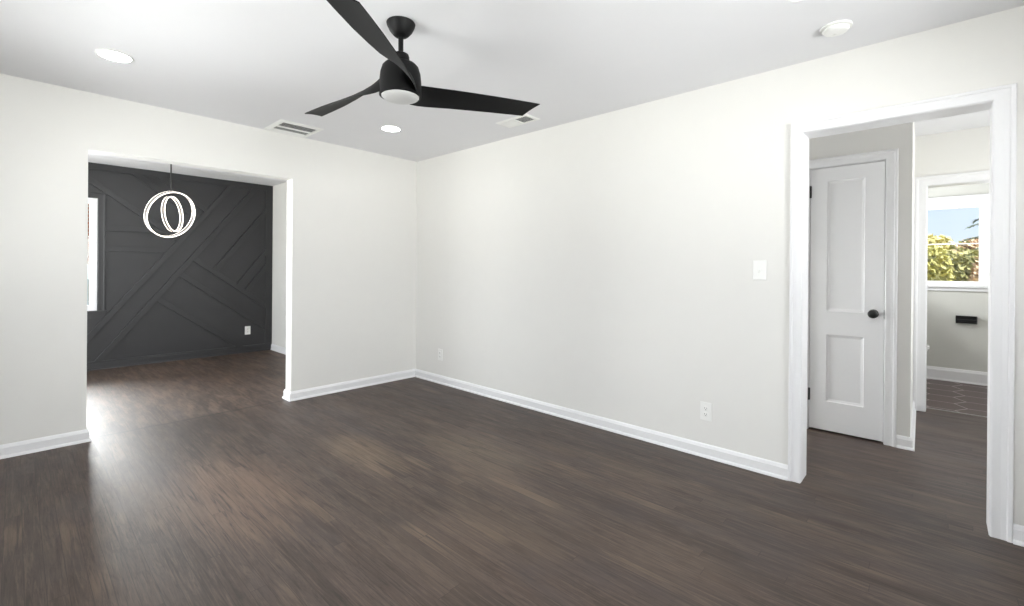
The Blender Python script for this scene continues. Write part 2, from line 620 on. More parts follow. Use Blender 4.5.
AX0, AX1, AZ = -2.759, -1.371, 2.042       # opening to the dining room
BY0, BY1, BZ = -4.542, -3.784, 2.027       # doorway to the hall
wall('wall_back', 'pale greige wall with the wide opening to the dining room', 'x', -4.40, 0.15, 0.0, 0.13, 0, H, [(AX0, AX1, 0, AZ)])
wall('wall_right', 'long pale greige wall with a light switch and a cased doorway', 'y', -6.20, 0.0, 0.0, 0.15, 0, H, [(BY0 - 0.015, BY1 + 0.015, 0, BZ + 0.015)])
wall('wall_left', 'pale greige living room wall with a window, left of the camera', 'y', -6.35, 0.0, -4.55, -4.40, 0, H, [(-2.4, -0.8, 0.8, 2.1), (-4.05, -2.75, 0.8, 2.1)])
wall('wall_front', 'pale greige living room wall with a wide window behind the camera', 'x', -4.40, 4.10, -6.35, -6.20, 0, H,
     [(-3.25, -0.95, 0.8, 2.1), (1.05, 1.95, 0.9, 2.1)])
wall('wall_dining_right', 'short pale greige wall at the right side of the dining room', 'y', 0.13, 2.95, -0.49, -0.36, 0, H)
wall('wall_dining_left', 'pale greige dining room wall with a wide window, hidden at the left', 'y', 0.0, 3.08, -4.55, -4.40, 0, H, [(1.05, 2.82, 0.35, 2.2)])
wall('wall_dining_far', 'charcoal painted accent wall behind the ring pendant', 'x', -4.40, -0.36, 2.95, 3.08, 0, H, [(-3.30, -2.44, 0.695, 2.03)], M['dark'])
wall('wall_hall', 'hall wall around the white closet door', 'y', -4.095, -2.0, 1.115, 1.235, 0, H, [(-4.092, -3.612, 0, 2.034)])
wall('wall_hall_corner', 'bright narrow wall face turning the hall corner to the bathroom', 'x', 1.115, 2.36, -4.224, -4.095, 0, H)
for v in bpy.data.objects['wall_hall_corner'].data.vertices:
    if v.co.x > 2.3 and v.co.y < -4.2:
        v.co.y = -4.199
wall('wall_bath', 'hall end wall around the bathroom doorway', 'y', -6.20, -2.0, 2.36, 2.48, 0, H, [(-5.06, -4.271, 0, 2.0)])
wall('wall_bath_far', 'grey bathroom wall under the double hung window', 'y', -6.35, -3.40, 4.10, 4.27, 0, H, [(-4.752, -3.93, 1.085, 2.02)], M['wall_bath'])
wall('wall_bath_side', 'grey bathroom side wall behind the toilet', 'x', 2.48, 4.27, -3.40, -3.25, 0, H, [(3.15, 3.85, 1.3, 1.95)], M['wall_bath'])
wall('wall_hall_end', 'hall end wall out of sight behind the long wall', 'x', 0.15, 2.48, -2.0, -1.88, 0, H, [(0.30, 0.96, 0.3, 1.5)])

# ------------------------------------------------------------------ baseboards
BASE = [(0, 0), (0.024, 0), (0.023, 0.008), (0.019, 0.015), (0.014, 0.018), (0.014, 0.064), (0.011, 0.070), (0.008, 0.078), (0.004, 0.084), (0, 0.085)]
flat = lambda p, h: (p.x, p.y, h)


def base(name, label, paths, prof=BASE, mt=None):
    bm = bmesh.new()
    for p in paths:
        sweep(bm, p, prof, flat)
    return tag(link(name, bm, mt or M['trim']), label, 'baseboard', kind='structure')


base('baseboard_back_right', 'white baseboard between the dining opening and the hall doorway',
     [[(0, BY1 + 0.0635), (0, 0), (AX1, 0), (AX1, 0.13), (-0.49, 0.13), (-0.49, 2.936)]])
base('baseboard_back_left', 'white baseboard left of the dining opening',
     [[(-4.40, 2.936), (-4.40, 0.13), (AX0, 0.13), (AX0, 0), (-4.40, 0), (-4.40, -6.20), (0, -6.20), (0, BY0 - 0.0757)]])
base('baseboard_dining', 'charcoal baseboard along the accent wall',
     [[(-0.491, 2.95), (-4.399, 2.95)]],
     [(0, 0), (0.026, 0), (0.025, 0.010), (0.020, 0.018), (0.016, 0.020), (0.016, 0.078), (0.012, 0.088), (0.012, 0.098), (0, 0.098)], M['dark'])
base('baseboard_hall', 'white baseboard wrapping the hall corner by the closet door',
     [[(2.338, -4.1995), (1.115, -4.224), (1.115, -4.152)], [(1.115, -3.54), (1.115, -2.0), (0.15, -2.0), (0.15, BY1 + 0.068)]])
BB = [(0, 0), (0.024, 0), (0.022, 0.012), (0.016, 0.018), (0.016, 0.115), (0.010, 0.130), (0.006, 0.143), (0, 0.145)]
base('baseboard_bath', 'tall white baseboard below the bathroom window',
     [[(4.10, -6.19), (4.10, -3.40), (2.48, -3.40)]], BB)

# ------------------------------------------------------------------ cased openings
CAS = [(0, 0), (0, 0.010), (0.004, 0.013), (0.030, 0.012), (0.047, 0.014), (0.052, 0.019), (0.064, 0.020), (0.068, 0.016), (0.068, 0)]


def casing(bm, axis, plane, sign, a0, a1, top, prof=CAS, z0=0.0, frame=False):
    """U-shaped casing round an opening a0..a1 on a wall plane; sign = direction the wall faces"""
    def place(p, h):
        t = plane + sign * h
        return (t, p.x, p.y) if axis == 'y' else (p.x, t, p.y)
    if frame:
        path = [(a1, z0), (a1, top), (a0, top), (a0, z0)][::-1]
        sweep(bm, path, prof, place, closed=True)
    else:
        sweep(bm, [(a0, z0), (a0, top), (a1, top), (a1, z0)], prof, place)


CASB = [(0, 0), (0, 0.010), (0.004, 0.012), (0.028, 0.010), (0.044, 0.012), (0.048, 0.017), (0.058, 0.018), (0.061, 0.015), (0.061, 0)]
r = root('trim_1', 'white cased doorway from the living room to the hall', 'door casing', (0, 0, 0), kind='structure')
bm = bmesh.new()
casing(bm, 'y', 0.0, -1, BY0 - 0.002, BY1 + 0.002, BZ + 0.002, CASB)
for v in bm.verts:
    if v.co.y < BY0:
        v.co.y = BY0 + (v.co.y - BY0) * 1.2
link('casing', bm, M['trim'], r)
bm = bmesh.new()
casing(bm, 'y', 0.15, 1, BY0 - 0.003, BY1 + 0.003, BZ + 0.003)
link('casing', bm, M['trim'], r)
bm = bmesh.new()
box(bm, -0.001, 0.151, BY1, BY1 + 0.0148, 0.0005, BZ)
box(bm, -0.001, 0.151, BY0 - 0.0148, BY0, 0.0005, BZ)
box(bm, -0.001, 0.151, BY0 - 0.0148, BY1 + 0.0148, BZ, BZ + 0.0148)
link('jamb', bm, M['trim'], r)

EY0, EY1, EZ = -5.045, -4.286, 1.987
r = root('trim_2', 'white cased doorway into the bathroom', 'door casing', kind='structure')
bm = bmesh.new()
casing(bm, 'y', 2.36, -1, EY0 - 0.003, EY1 + 0.003, EZ + 0.003, [(d * 1.22, h) for d, h in CAS])
link('casing', bm, M['trim'], r)
bm = bmesh.new()
box(bm, 2.359, 2.481, EY1, EY1 + 0.0148, 0.0005, EZ)
box(bm, 2.359, 2.481, EY0 - 0.0148, EY0, 0.0005, EZ)
box(bm, 2.359, 2.481, EY0 - 0.0148, EY1 + 0.0148, EZ, EZ + 0.0128)
link('jamb', bm, M['trim'], r)
o = link('trim_3', boxbm(2.505, 2.522, EY0, EY1, 0.0003, 0.004), M['steel'])
tag(o, 'thin metal threshold strip where oak meets hexagon tile', 'threshold', kind='structure')

# ------------------------------------------------------------------ closet door
DX = 1.120
d = root('door_1', 'closed white two panel closet door with a black round knob', 'door', (DX, -3.852, 0), kind='structure')
DY0, DY1 = -0.224, 0.226     # local
bm = bmesh.new()
# slab with two recessed panels: build the front from a grid
ys = [DY0, -0.112, 0.118, DY1]
zs = [0.014, 0.236, 0.747, 0.926, 1.918, 2.020]
vv = {}


def dv(y, x, z):
    k = (round(y, 4), round(x, 4), round(z, 4))
    if k not in vv:
        vv[k] = bm.verts.new((x, y, z))
    return vv[k]


for i in range(3):
    for j in range(5):
        a, b, c, e = ys[i], ys[i + 1], zs[j], zs[j + 1]
        if i == 1 and j in (1, 3):
            prev = [(a, b, c, e, 0.0)]
            for ins, dep in ((0.004, 0.007), (0.014, 0.010), (0.02, 0.012)):
                prev.append((a + ins, b - ins, c + ins, e - ins, dep))
            for p, q in zip(prev[:-1], prev[1:]):
                A = [(p[0], p[2]), (p[1], p[2]), (p[1], p[3]), (p[0], p[3])]
                B = [(q[0], q[2]), (q[1], q[2]), (q[1], q[3]), (q[0], q[3])]
                for s in range(4):
                    t = (s + 1) % 4
                    bm.faces.new((dv(A[s][0], p[4], A[s][1]), dv(A[t][0], p[4], A[t][1]), dv(B[t][0], q[4], B[t][1]), dv(B[s][0], q[4], B[s][1])))
            q = prev[-1]
            bm.faces.new((dv(q[0], q[4], q[2]), dv(q[1], q[4], q[2]), dv(q[1], q[4], q[3]), dv(q[0], q[4], q[3])))
        else:
            bm.faces.new((dv(a, 0, c), dv(b, 0, c), dv(b, 0, e), dv(a, 0, e)))
bk = 0.035
for i in range(3):
    bm.faces.new((dv(ys[i], 0, zs[0]), dv(ys[i + 1], 0, zs[0]), dv(ys[i + 1], bk, zs[0]), dv(ys[i], bk, zs[0])))
    bm.faces.new((dv(ys[i], 0, zs[5]), dv(ys[i + 1], 0, zs[5]), dv(ys[i + 1], bk, zs[5]), dv(ys[i], bk, zs[5])))
for j in range(5):
    bm.faces.new((dv(ys[0], 0, zs[j]), dv(ys[0], 0, zs[j + 1]), dv(ys[0], bk, zs[j + 1]), dv(ys[0], bk, zs[j])))
    bm.faces.new((dv(ys[3], 0, zs[j]), dv(ys[3], 0, zs[j + 1]), dv(ys[3], bk, zs[j + 1]), dv(ys[3], bk, zs[j])))
    for i in range(3):
        bm.faces.new((dv(ys[i], bk, zs[j]), dv(ys[i + 1], bk, zs[j]), dv(ys[i + 1], bk, zs[j + 1]), dv(ys[i], bk, zs[j + 1])))
slab = link('door_slab', bm, M['door'], d)
bm = bmesh.new()
casing(bm, 'y', 1.115 - DX, -1, DY0 - 0.006, DY1 + 0.006, 2.0265)
link('casing', bm, M['trim'], d)
bm = bmesh.new()
for y0, y1 in ((DY0 - 0.0155, DY0 - 0.003), (DY1 + 0.003, DY1 + 0.0135)):
    box(bm, -0.0055, 0.112, y0, y1, 0.0005, 2.0235)
box(bm, -0.0055, 0.112, DY0 - 0.0155, DY1 + 0.0135, 2.0235, 2.0335)
box(bm, 0.0365, 0.052, DY0 - 0.003, DY0 + 0.010, 0.0005, 2.0235)
box(bm, 0.0365, 0.052, DY1 - 0.010, DY1 + 0.003, 0.0005, 2.0235)
box(bm, 0.0365, 0.052, DY0 + 0.010, DY1 - 0.010, 2.010, 2.0235)
link('jamb', bm, M['trim'], d)
toX = Matrix.Rotation(-PI / 2, 4, 'Y')          # lathe z axis -> -x
bm = bmesh.new()
lathe(bm, [(0, 0), (0.031, 0), (0.031, 0.004), (0.026, 0.009), (0.012, 0.011), (0.011, 0.030), (0.016, 0.034), (0.026, 0.040), (0.0295, 0.049),
           (0.0285, 0.058), (0.022, 0.066), (0.010, 0.070), (0, 0.0705)], 40, Matrix.Translation((0, -0.165, 0.925)) @ toX)
link('door_knob', bm, M['black'], d, smooth=True)
for z in (1.845, 0.275):
    bm = bmesh.new()
    box(bm, -0.0075, -0.0005, DY1 - 0.006, DY1 + 0.008, z - 0.045, z + 0.045)
    lathe(bm, [(0, -0.047), (0.006, -0.047), (0.006, 0.047), (0, 0.047)], 14, Matrix.Translation((-0.010, DY1 + 0.002, z)))
    h = link('hinge', bm, M['black'], d, smooth=True)
    h['label'] = 'black hinge'
o = link('strike_plate', boxbm(-0.0068, 0.004, DY0 - 0.0034, DY0 - 0.0004, 0.895, 0.955), M['black'], d)
o['label'] = 'black latch plate'
wall('wall_closet', 'closet back wall hidden behind the white door', 'y', -4.095, -2.0, 1.75, 1.80, 0, H)

# ------------------------------------------------------------------ windows
def window(name, label, axis, plane, outward, a0, a1, z0, z1, depth, meet=None, mullions=(), frame_mt=None, fb=0.035, rail=0.03, f=0.035, st=0.036):
    """double hung vinyl window in a wall hole. plane = inner wall face, outward = +1/-1 toward outside."""
    r = root(name, label, 'window', kind='structure')
    mt = frame_mt or M['vinyl']

    def B(bm, u0, u1, t0, t1, c, e):
        ta, tb = sorted((plane + outward * t0, plane + outward * t1))
        if axis == 'y':
            box(bm, ta, tb, u0, u1, c, e)
        else:
            box(bm, u0, u1, ta, tb, c, e)
    bm = bmesh.new()
    B(bm, a0 + .001, a0 + f, 0.02, depth, z0 + .001, z1 - .001)
    B(bm, a1 - f, a1 - .001, 0.02, depth, z0 + .001, z1 - .001)
    B(bm, a0 + f, a1 - f, 0.02, depth, z1 - f, z1 - .001)
    B(bm, a0 + f, a1 - f, 0.02, depth, z0 + .001, z0 + fb)
    for mu in mullions:
        B(bm, mu - 0.04, mu + 0.04, 0.02, depth, z0 + fb, z1 - f)
    link('window_frame', bm, mt, r)
    spans = []
    edges = [a0 + f] + [x for mu in mullions for x in (mu - 0.04, mu + 0.04)] + [a1 - f]
    for i in range(0, len(edges), 2):
        spans.append((edges[i], edges[i + 1]))
    if meet is None:
        meet = (z0 + z1) / 2
    for s0, s1 in spans:
        for (c, e, t, r0, r1) in ((z0 + fb, meet + 0.006, 0.035, rail, 0.012), (meet - 0.006, z1 - f, 0.072, 0.012, 0.03)):
            bm = bmesh.new()
            B(bm, s0, s0 + st, t, t + 0.032, c, e)
            B(bm, s1 - st, s1, t, t + 0.032, c, e)
            B(bm, s0 + st, s1 - st, t, t + 0.032, c, c + r0)
            B(bm, s0 + st, s1 - st, t, t + 0.032, e - r1, e)
            sash = link('sash', bm, mt, r)
            bm = bmesh.new()
            B(bm, s0 + st - .004, s1 - st + .004, t + 0.013, t + 0.018, c + r0 - 0.004, e - r1 + 0.004)
            link('pane', bm, M['glass'], sash)
    return r


def stool(r, axis, plane, sign, a0, a1, z, mt, ap=0.06, out=0.032):
    bm = bmesh.new()
    bm2 = bmesh.new()
    lo, hi = a0 - 0.085, a1 + 0.085
    ta, tb = sorted((plane - sign * 0.019, plane + sign * 0.0001))
    tc, td = sorted((plane + sign * 0.0002, plane + sign * 0.014))
    if axis == 'y':
        box(bm, ta, tb, a0 + .001, a1 - .001, z - 0.022, z)
        tl = sorted((plane + sign * .0002, plane + sign * out))
        box(bm, tl[0], tl[1], lo, hi, z - 0.022, z - .0001)
        box(bm2, tc, td, lo + 0.015, hi - 0.015, z - 0.022 - ap, z - 0.0221)
    else:
        box(bm, a0 + .001, a1 - .001, ta, tb, z - 0.022, z)
        tl = sorted((plane + sign * .0002, plane + sign * out))
        box(bm, lo, hi, tl[0], tl[1], z - 0.022, z - .0001)
        box(bm2, lo + 0.015, hi - 0.015, tc, td, z - 0.022 - ap, z - 0.0221)
    link('window_stool', bm, mt, r)
    link('apron', bm2, mt, r, bevel=0.003)


w1 = window('window_1', 'white double hung window in a charcoal casing on the accent wall', 'x', 2.95, 1, -3.30, -2.44, 0.695, 2.03, 0.125, 1.385, f=0.028, st=0.032)
bm = bmesh.new()
casing(bm, 'x', 2.95, -1, -3.303, -2.437, 2.033, z0=0.695)
c = link('casing', bm, M['dark'], w1)
c['label'] = 'charcoal painted casing'
stool(w1, 'x', 2.95, -1, -3.30, -2.44, 0.694, M['dark'])

w2 = window('window_2', 'white bathroom window looking out on garden trees', 'y', 4.10, 1, -4.752, -3.93, 1.085, 2.02, 0.15, 1.553, fb=0.02, rail=0.026, f=0.033, st=0.034)
bm = bmesh.new()
casing(bm, 'y', 4.10, -1, -4.755, -3.927, 2.023, z0=1.085)
link('casing', bm, M['trim'], w2)
stool(w2, 'y', 4.10, -1, -4.752, -3.93, 1.0848, M['trim'], ap=0.043)

w3 = window('window_3', 'wide white front window behind the camera', 'x', -6.20, -1, -3.25, -0.95, 0.8, 2.1, 0.13, None, (-2.1,))
bm = bmesh.new()
casing(bm, 'x', -6.20, 1, -3.253, -0.947, 2.103, z0=0.8)
link('casing', bm, M['trim'], w3)
stool(w3, 'x', -6.20, 1, -3.25, -0.95, 0.799, M['trim'])
w4 = window('window_4', 'white living room window left of the camera', 'y', -4.40, -1, -2.4, -0.8, 0.8, 2.1, 0.13, None, (-1.6,))
bm = bmesh.new()
casing(bm, 'y', -4.40, 1, -2.403, -0.797, 2.103, z0=0.8)
link('casing', bm, M['trim'], w4)
stool(w4, 'y', -4.40, 1, -2.4, -0.8, 0.799, M['trim'])
w5 = window('window_5', 'tall white dining room window out of sight at the left', 'y', -4.40, -1, 1.05, 2.82, 0.35, 2.2, 0.13, None, (1.935,))
w8 = window('window_8', 'unseen white side window added to light the hall door', 'y', -4.40, -1, -4.05, -2.75, 0.8, 2.1, 0.13, None, (-3.4,))  # added opening for the fill lamps toward the hall
bm = bmesh.new()
casing(bm, 'y', -4.40, 1, -4.053, -2.747, 2.103, z0=0.8)
link('casing', bm, M['trim'], w8)
stool(w8, 'y', -4.40, 1, -4.05, -2.75, 0.799, M['trim'])
w6 = window('window_6', 'white hall window out of sight', 'x', -6.20, -1, 1.05, 1.95, 0.9, 2.1, 0.13)
w9 = window('window_9', 'unseen narrow white window added to light the closet door', 'x', -2.0, 1, 0.30, 0.96, 0.3, 1.5, 0.11)  # unseen opening added for the hall end fill lamp
w7 = window('window_7', 'unseen small white side window added to light the bathroom', 'x', -3.40, 1, 3.15, 3.85, 1.3, 1.95, 0.13)  # unseen opening added for the bathroom fill lamp

# ------------------------------------------------------------------ battens on the accent wall
acc = root('trim_4', 'charcoal diagonal battens forming a geometric pattern on the accent wall', 'wall moulding', (0, 2.95, 0), kind='structure')
BW = 0.060
A53, A37 = math.radians(53.2), math.radians(-37.1)


def clip(poly, nx, nz, dd):
    """keep nx*x+nz*z <= dd"""
    out = []
    for i in range(len(poly)):
        a, b = poly[i], poly[(i + 1) % len(poly)]
        da, db = nx * a[0] + nz * a[1] - dd, nx * b[0] + nz * b[1] - dd
        if da <= 0:
            out.append(a)
        if (da < 0) != (db < 0):
            s = da / (da - db)
            out.append((a[0] + s * (b[0] - a[0]), a[1] + s * (b[1] - a[1])))
    return out


XR, ZT, ZB = -0.585, 2.360, 0.098
nb = [0]


def batten(px, pz, ang, planes=(), thick=0.020, width=BW):
    dx, dz = math.cos(ang), math.sin(ang)
    nx, nz = -dz, dx                     # up-left of a rising line, up-right of a falling one
    P = [(px - 6 * dx, pz - 6 * dz), (px + 6 * dx, pz + 6 * dz),
         (px + 6 * dx + width * nx, pz + 6 * dz + width * nz), (px - 6 * dx + width * nx, pz - 6 * dz + width * nz)]
    for pl in ((1, 0, XR), (0, 1, ZT), (0, -1, -ZB), (-1, 0, 4.39)) + tuple(planes):
        P = clip(P, *pl)
        if len(P) < 3:
            return
    nb[0] += 1
    t = thick + 0.00005 * nb[0]
    bm = bmesh.new()
    f = [bm.verts.new((x, -t, z)) for x, z in P]
    b = [bm.verts.new((x, 0.0, z)) for x, z in P]
    bm.faces.new(f)
    bm.faces.new(b[::-1])
    for i in range(len(P)):
        j = (i + 1) % len(P)
        bm.faces.new((f[i], f[j], b[j], b[i]))
    link('batten', bm, M['dark'], acc, bevel=0.0015, seg=1)


def side(px, pz, ang, keep_left, off=0.0):
    dx, dz = math.cos(ang), math.sin(ang)
    nx, nz = -dz, dx
    dd = nx * px + nz * pz + off
    return (-nx, -nz, -dd) if keep_left else (nx, nz, dd)


D1 = (-1.677, 1.452)
D2 = (-1.873, 0.790)
E1 = (-1.476, 1.295)
E2 = (-1.624, 1.086)
E3 = (-1.865, 0.772)
rightD2 = side(*D2, A53, False)
leftD1 = side(*D1, A53, True, BW)
aboveE1 = side(*E1, A37, True, BW)
S1 = (-2.525, 2.207)
batten(*D1, A53)
batten(*D2, A53)
for e in (E1, E2, E3):
    batten(*e, A37, (rightD2,))
for q in ((-0.905, 1.568), (-0.770, 1.150), (-0.711, 1.009)):
    batten(*q, A53, (aboveE1,))
batten(*S1, A37, (leftD1,))
batten(-2.13, 2.36, A37, (leftD1,))
batten(-1.885, 2.36, A37, (leftD1,))
notwin = (-1, 0, 2.37)
belowS1 = side(*S1, A37, False)
batten(-2.0, 1.650, 0.0, (notwin, belowS1))
batten(-2.0, 1.405, 0.0, (notwin, leftD1))
bm = bmesh.new()
box(bm, -4.399, -0.491, -0.013, 0, ZT, H - 0.0005)
link('top_board', bm, M['dark'], acc, bevel=0.002, seg=1)
bm = bmesh.new()
box(bm, XR, -0.491, -0.0128, 0, ZB, ZT)
link('side_board', bm, M['dark'], acc, bevel=0.002, seg=1)

# ------------------------------------------------------------------ ceiling fan
fan = root('ceiling_fan', 'matte black three blade ceiling fan hanging from the living room ceiling', 'ceiling fan', (-1.8085, -2.402, H))
z = lambda a: a - H
bm = bmesh.new()
lathe(bm, [(0, -0.0002), (0.068, -0.0002), (0.070, -0.004), (0.067, -0.016), (0.055, -0.040), (0.040, -0.058), (0.032, -0.065), (0.018, -0.068), (0.0, -0.068)], 48)
link('canopy', bm, M['fan'], fan, smooth=True)
bm = bmesh.new()
lathe(bm, [(0, -0.060), (0.0125, -0.060), (0.0125, -0.185), (0, -0.185)], 24)
link('downrod', bm, M['fan'], fan, smooth=True)
bm = bmesh.new()
lathe(bm, [(0, z(2.290)), (0.028, z(2.290)), (0.038, z(2.284)), (0.042, z(2.272)), (0.042, z(2.225)), (0, z(2.225))], 40)
link('coupling', bm, M['fan'], fan, smooth=True)
bm = bmesh.new()
lathe(bm, [(0, z(2.240)), (0.055, z(2.240)), (0.075, z(2.234)), (0.088, z(2.220)), (0.097, z(2.190)), (0.101, z(2.150)), (0.102, z(2.092)),
           (0.102, z(2.078)), (0.092, z(2.076)), (0.092, z(2.086)), (0, z(2.086))], 64)
link('motor_housing', bm, M['fan'], fan, smooth=True)
bm = bmesh.new()
lathe(bm, [(0, z(2.085)), (0.0905, z(2.085)), (0.0905, z(2.074)), (0.085, z(2.068)), (0.065, z(2.060)), (0.035, z(2.0555)), (0, z(2.054))], 48)
o = link('light_diffuser', bm, M['opal'], fan, smooth=True)
o['label'] = 'frosted white light cover'

# blade stations: s along the blade, (lateral, z) of leading and trailing edges
ST = [(0.040, 0.066, 2.172, 0.096, 2.084), (0.07, 0.062, 2.171, 0.104, 2.080), (0.10, 0.056, 2.169, 0.110, 2.080), (0.14, 0.045, 2.165, 0.115, 2.083),
      (0.20, 0.030, 2.160, 0.120, 2.089), (0.28, 0.012, 2.155, 0.123, 2.096), (0.38, 0.001, 2.152, 0.125, 2.102),
      (0.50, -0.008, 2.149, 0.124, 2.108), (0.62, -0.012, 2.147, 0.121, 2.112), (0.69, -0.013, 2.146, 0.118, 2.114)]


def blade_bm():
    bm = bmesh.new()
    NC = 6
    rows = []
    sts = ST + [None]
    for st in sts:
        row = []
        for k in range(NC + 1):
            f = k / NC
            if st is None:
                a = Vector((0.760, -0.013, 2.1445))
                b = Vector((0.712, 0.117, 2.1145))
            else:
                a = Vector((st[0], st[1], st[2]))
                b = Vector((st[0], st[3], st[4]))
            p = a.lerp(b, f)
            p.z += 0.006 * math.sin(PI * f)
            row.append(p)
        rows.append(row)
    top, bot = [], []
    for i, row in enumerate(rows):
        rt, rb = [], []
        for k, p in enumerate(row):
            du = (rows[min(i + 1, len(rows) - 1)][k] - rows[max(i - 1, 0)][k])
            dv_ = row[min(k + 1, NC)] - row[max(k - 1, 0)]
            nrm = du.cross(dv_).normalized()
            th = 0.0045 * (0.35 + 0.65 * math.sin(PI * min(max(k / NC, 0.06), 0.94)))
            q1, q2 = p + nrm * th, p - nrm * th
            rt.append(bm.verts.new((q1.x, q1.y, q1.z - H)))
            rb.append(bm.verts.new((q2.x, q2.y, q2.z - H)))
        top.append(rt)
        bot.append(rb)
    n = len(rows)
    for i in range(n - 1):
        for k in range(NC):
            bm.faces.new((top[i][k], top[i + 1][k], top[i + 1][k + 1], top[i][k + 1]))
            bm.faces.new((bot[i][k], bot[i][k + 1], bot[i + 1][k + 1], bot[i + 1][k]))
        for k in (0, NC):
            bm.faces.new((top[i][k], bot[i][k], bot[i + 1][k], top[i + 1][k]))
    for i in (0, n - 1):
        for k in range(NC):
            bm.faces.new((top[i][k], top[i][k + 1], bot[i][k + 1], bot[i][k]))
    return bm


b0 = link('blade', blade_bm(), M['blade'], fan, smooth=True)
b0.rotation_euler = (0, 0, math.radians(-24.6))
for a, dr in ((94.8, 0.015), (-143.6, -0.012)):
    b = b0.copy()
    COL.objects.link(b)
    b.parent = fan
    b.rotation_euler = (0, dr, math.radians(a))

# ------------------------------------------------------------------ recessed downlights
dl = root('recessed_downlight', 'lit recessed ceiling light left of the fan, near the dining opening', 'ceiling light', (-2.717, -0.87, H), 'recessed ceiling lights')
bm = bmesh.new()
lathe(bm, [(0.074, -0.0005), (0.087, -0.0005), (0.088, -0.003), (0.085, -0.005), (0.077, -0.006), (0.074, -0.005), (0.074, -0.0005)], 56)
link('trim_ring', bm, M['plastic'], dl, smooth=True)
bm = bmesh.new()
lathe(bm, [(0, -0.0008), (0.0735, -0.0008), (0.0735, -0.004), (0.06, -0.005), (0, -0.0055)], 48)
link('lens', bm, M['lens'], dl, smooth=True)
for (x, y), lb in (((-0.889, -0.866), 'lit recessed ceiling light beyond the fan, near the room corner'),
                   ((-0.80, -3.935), 'lit recessed ceiling light at the top edge of the photo, near the smoke detector'),
                   ((-2.72, -4.60), 'lit recessed ceiling light above the camera')):
    c = copy_tree(dl)
    c.location = (x, y, H)
    c['label'] = lb
hl = copy_tree(dl)
hl.location = (0.48, -5.15, H)  # hidden light added to brighten the closet door
hl['label'] = 'unseen recessed light added to brighten the hall closet door'
hl['group'] = 'recessed hall lights'
bl = copy_tree(dl)
bl.location = (2.95, -4.75, H)  # hidden light added as bathroom fill
bl['label'] = 'unseen recessed light added to brighten the bathroom, nearer the door'
bl['group'] = 'added bathroom fill lights'
bl = copy_tree(bl)
bl.location = (3.3, -5.5, H)  # second hidden light added as bathroom fill
bl['label'] = 'unseen recessed light added to brighten the bathroom, farther from the door'
hl = copy_tree(dl)
hl.location = (1.75, -5.25, H)
hl['label'] = 'lit recessed ceiling light in the hall outside the bathroom'
hl['group'] = 'recessed hall lights'

# ------------------------------------------------------------------ smoke detector
sd = root('smoke_detector', 'round white smoke detector on the ceiling above the doorway wall', 'smoke detector', (-0.343, -3.981, H))
bm = bmesh.new()
lathe(bm, [(0, -0.0003), (0.066, -0.0003), (0.067, -0.004), (0.066, -0.010), (0, -0.010)], 48)
link('mounting_base', bm, M['plastic'], sd, smooth=True)
bm = bmesh.new()
lathe(bm, [(0, -0.0105), (0.052, -0.0105), (0.052, -0.013), (0.056, -0.0145), (0.055, -0.020), (0.050, -0.026), (0.040, -0.029), (0, -0.030)], 48)
link('cover', bm, M['plastic'], sd, smooth=True)
bm = bmesh.new()
lathe(bm, [(0, -0.0305), (0.008, -0.0305), (0.008, -0.0325), (0, -0.033)], 20, Matrix.Translation((0.02, 0.012, 0.0008)))
link('test_button', bm, M['plastic'], sd, smooth=True)

# ------------------------------------------------------------------ ceiling vents
v1 = root('air_vent', 'square white ceiling vent with grey louvres near the dining opening', 'air vent', (-1.45, -0.215, H))
bm = bmesh.new()
sweep(bm, [(-0.145, -0.155), (0.145, -0.155), (0.145, 0.155), (-0.145, 0.155)][::-1],
      [(0, -0.0003), (0, -0.012), (0.004, -0.0125), (0.024, -0.010), (0.036, -0.003), (0.036, -0.0003)], flat, closed=True)
link('frame', bm, M['plastic'], v1)
link('duct_backing', boxbm(-0.146, 0.146, -0.156, 0.156, -0.0012, -0.0004), M['duct'], v1)


def slat(bm, y, zc, wid, tilt, x0, x1):
    box(bm, x0, x1, -wid / 2, wid / 2, -0.0006, 0.0006, Matrix.Translation((0, y, zc)) @ Matrix.Rotation(tilt, 4, 'X'))


for k in range(6):
    bm = bmesh.new()
    slat(bm, -0.142 + k * 0.023, -0.0075, 0.012, math.radians(17), -0.144, 0.144)
    link('louvre', bm, M['plastic'], v1)
link('divider', boxbm(-0.144, 0.144, -0.012, 0.002, -0.012, -0.0014), M['plastic'], v1)
for k in range(3):
    bm = bmesh.new()
    slat(bm, 0.018 + k * 0.024, -0.0075, 0.012, math.radians(17), -0.144, 0.144)
    link('louvre', bm, M['plastic'], v1)
for k in range(3):
    bm = bmesh.new()
    slat(bm, 0.112 + k * 0.018, -0.0065, 0.018, math.radians(-28), -0.144, 0.144)
    link('louvre', bm, M['plastic'], v1)

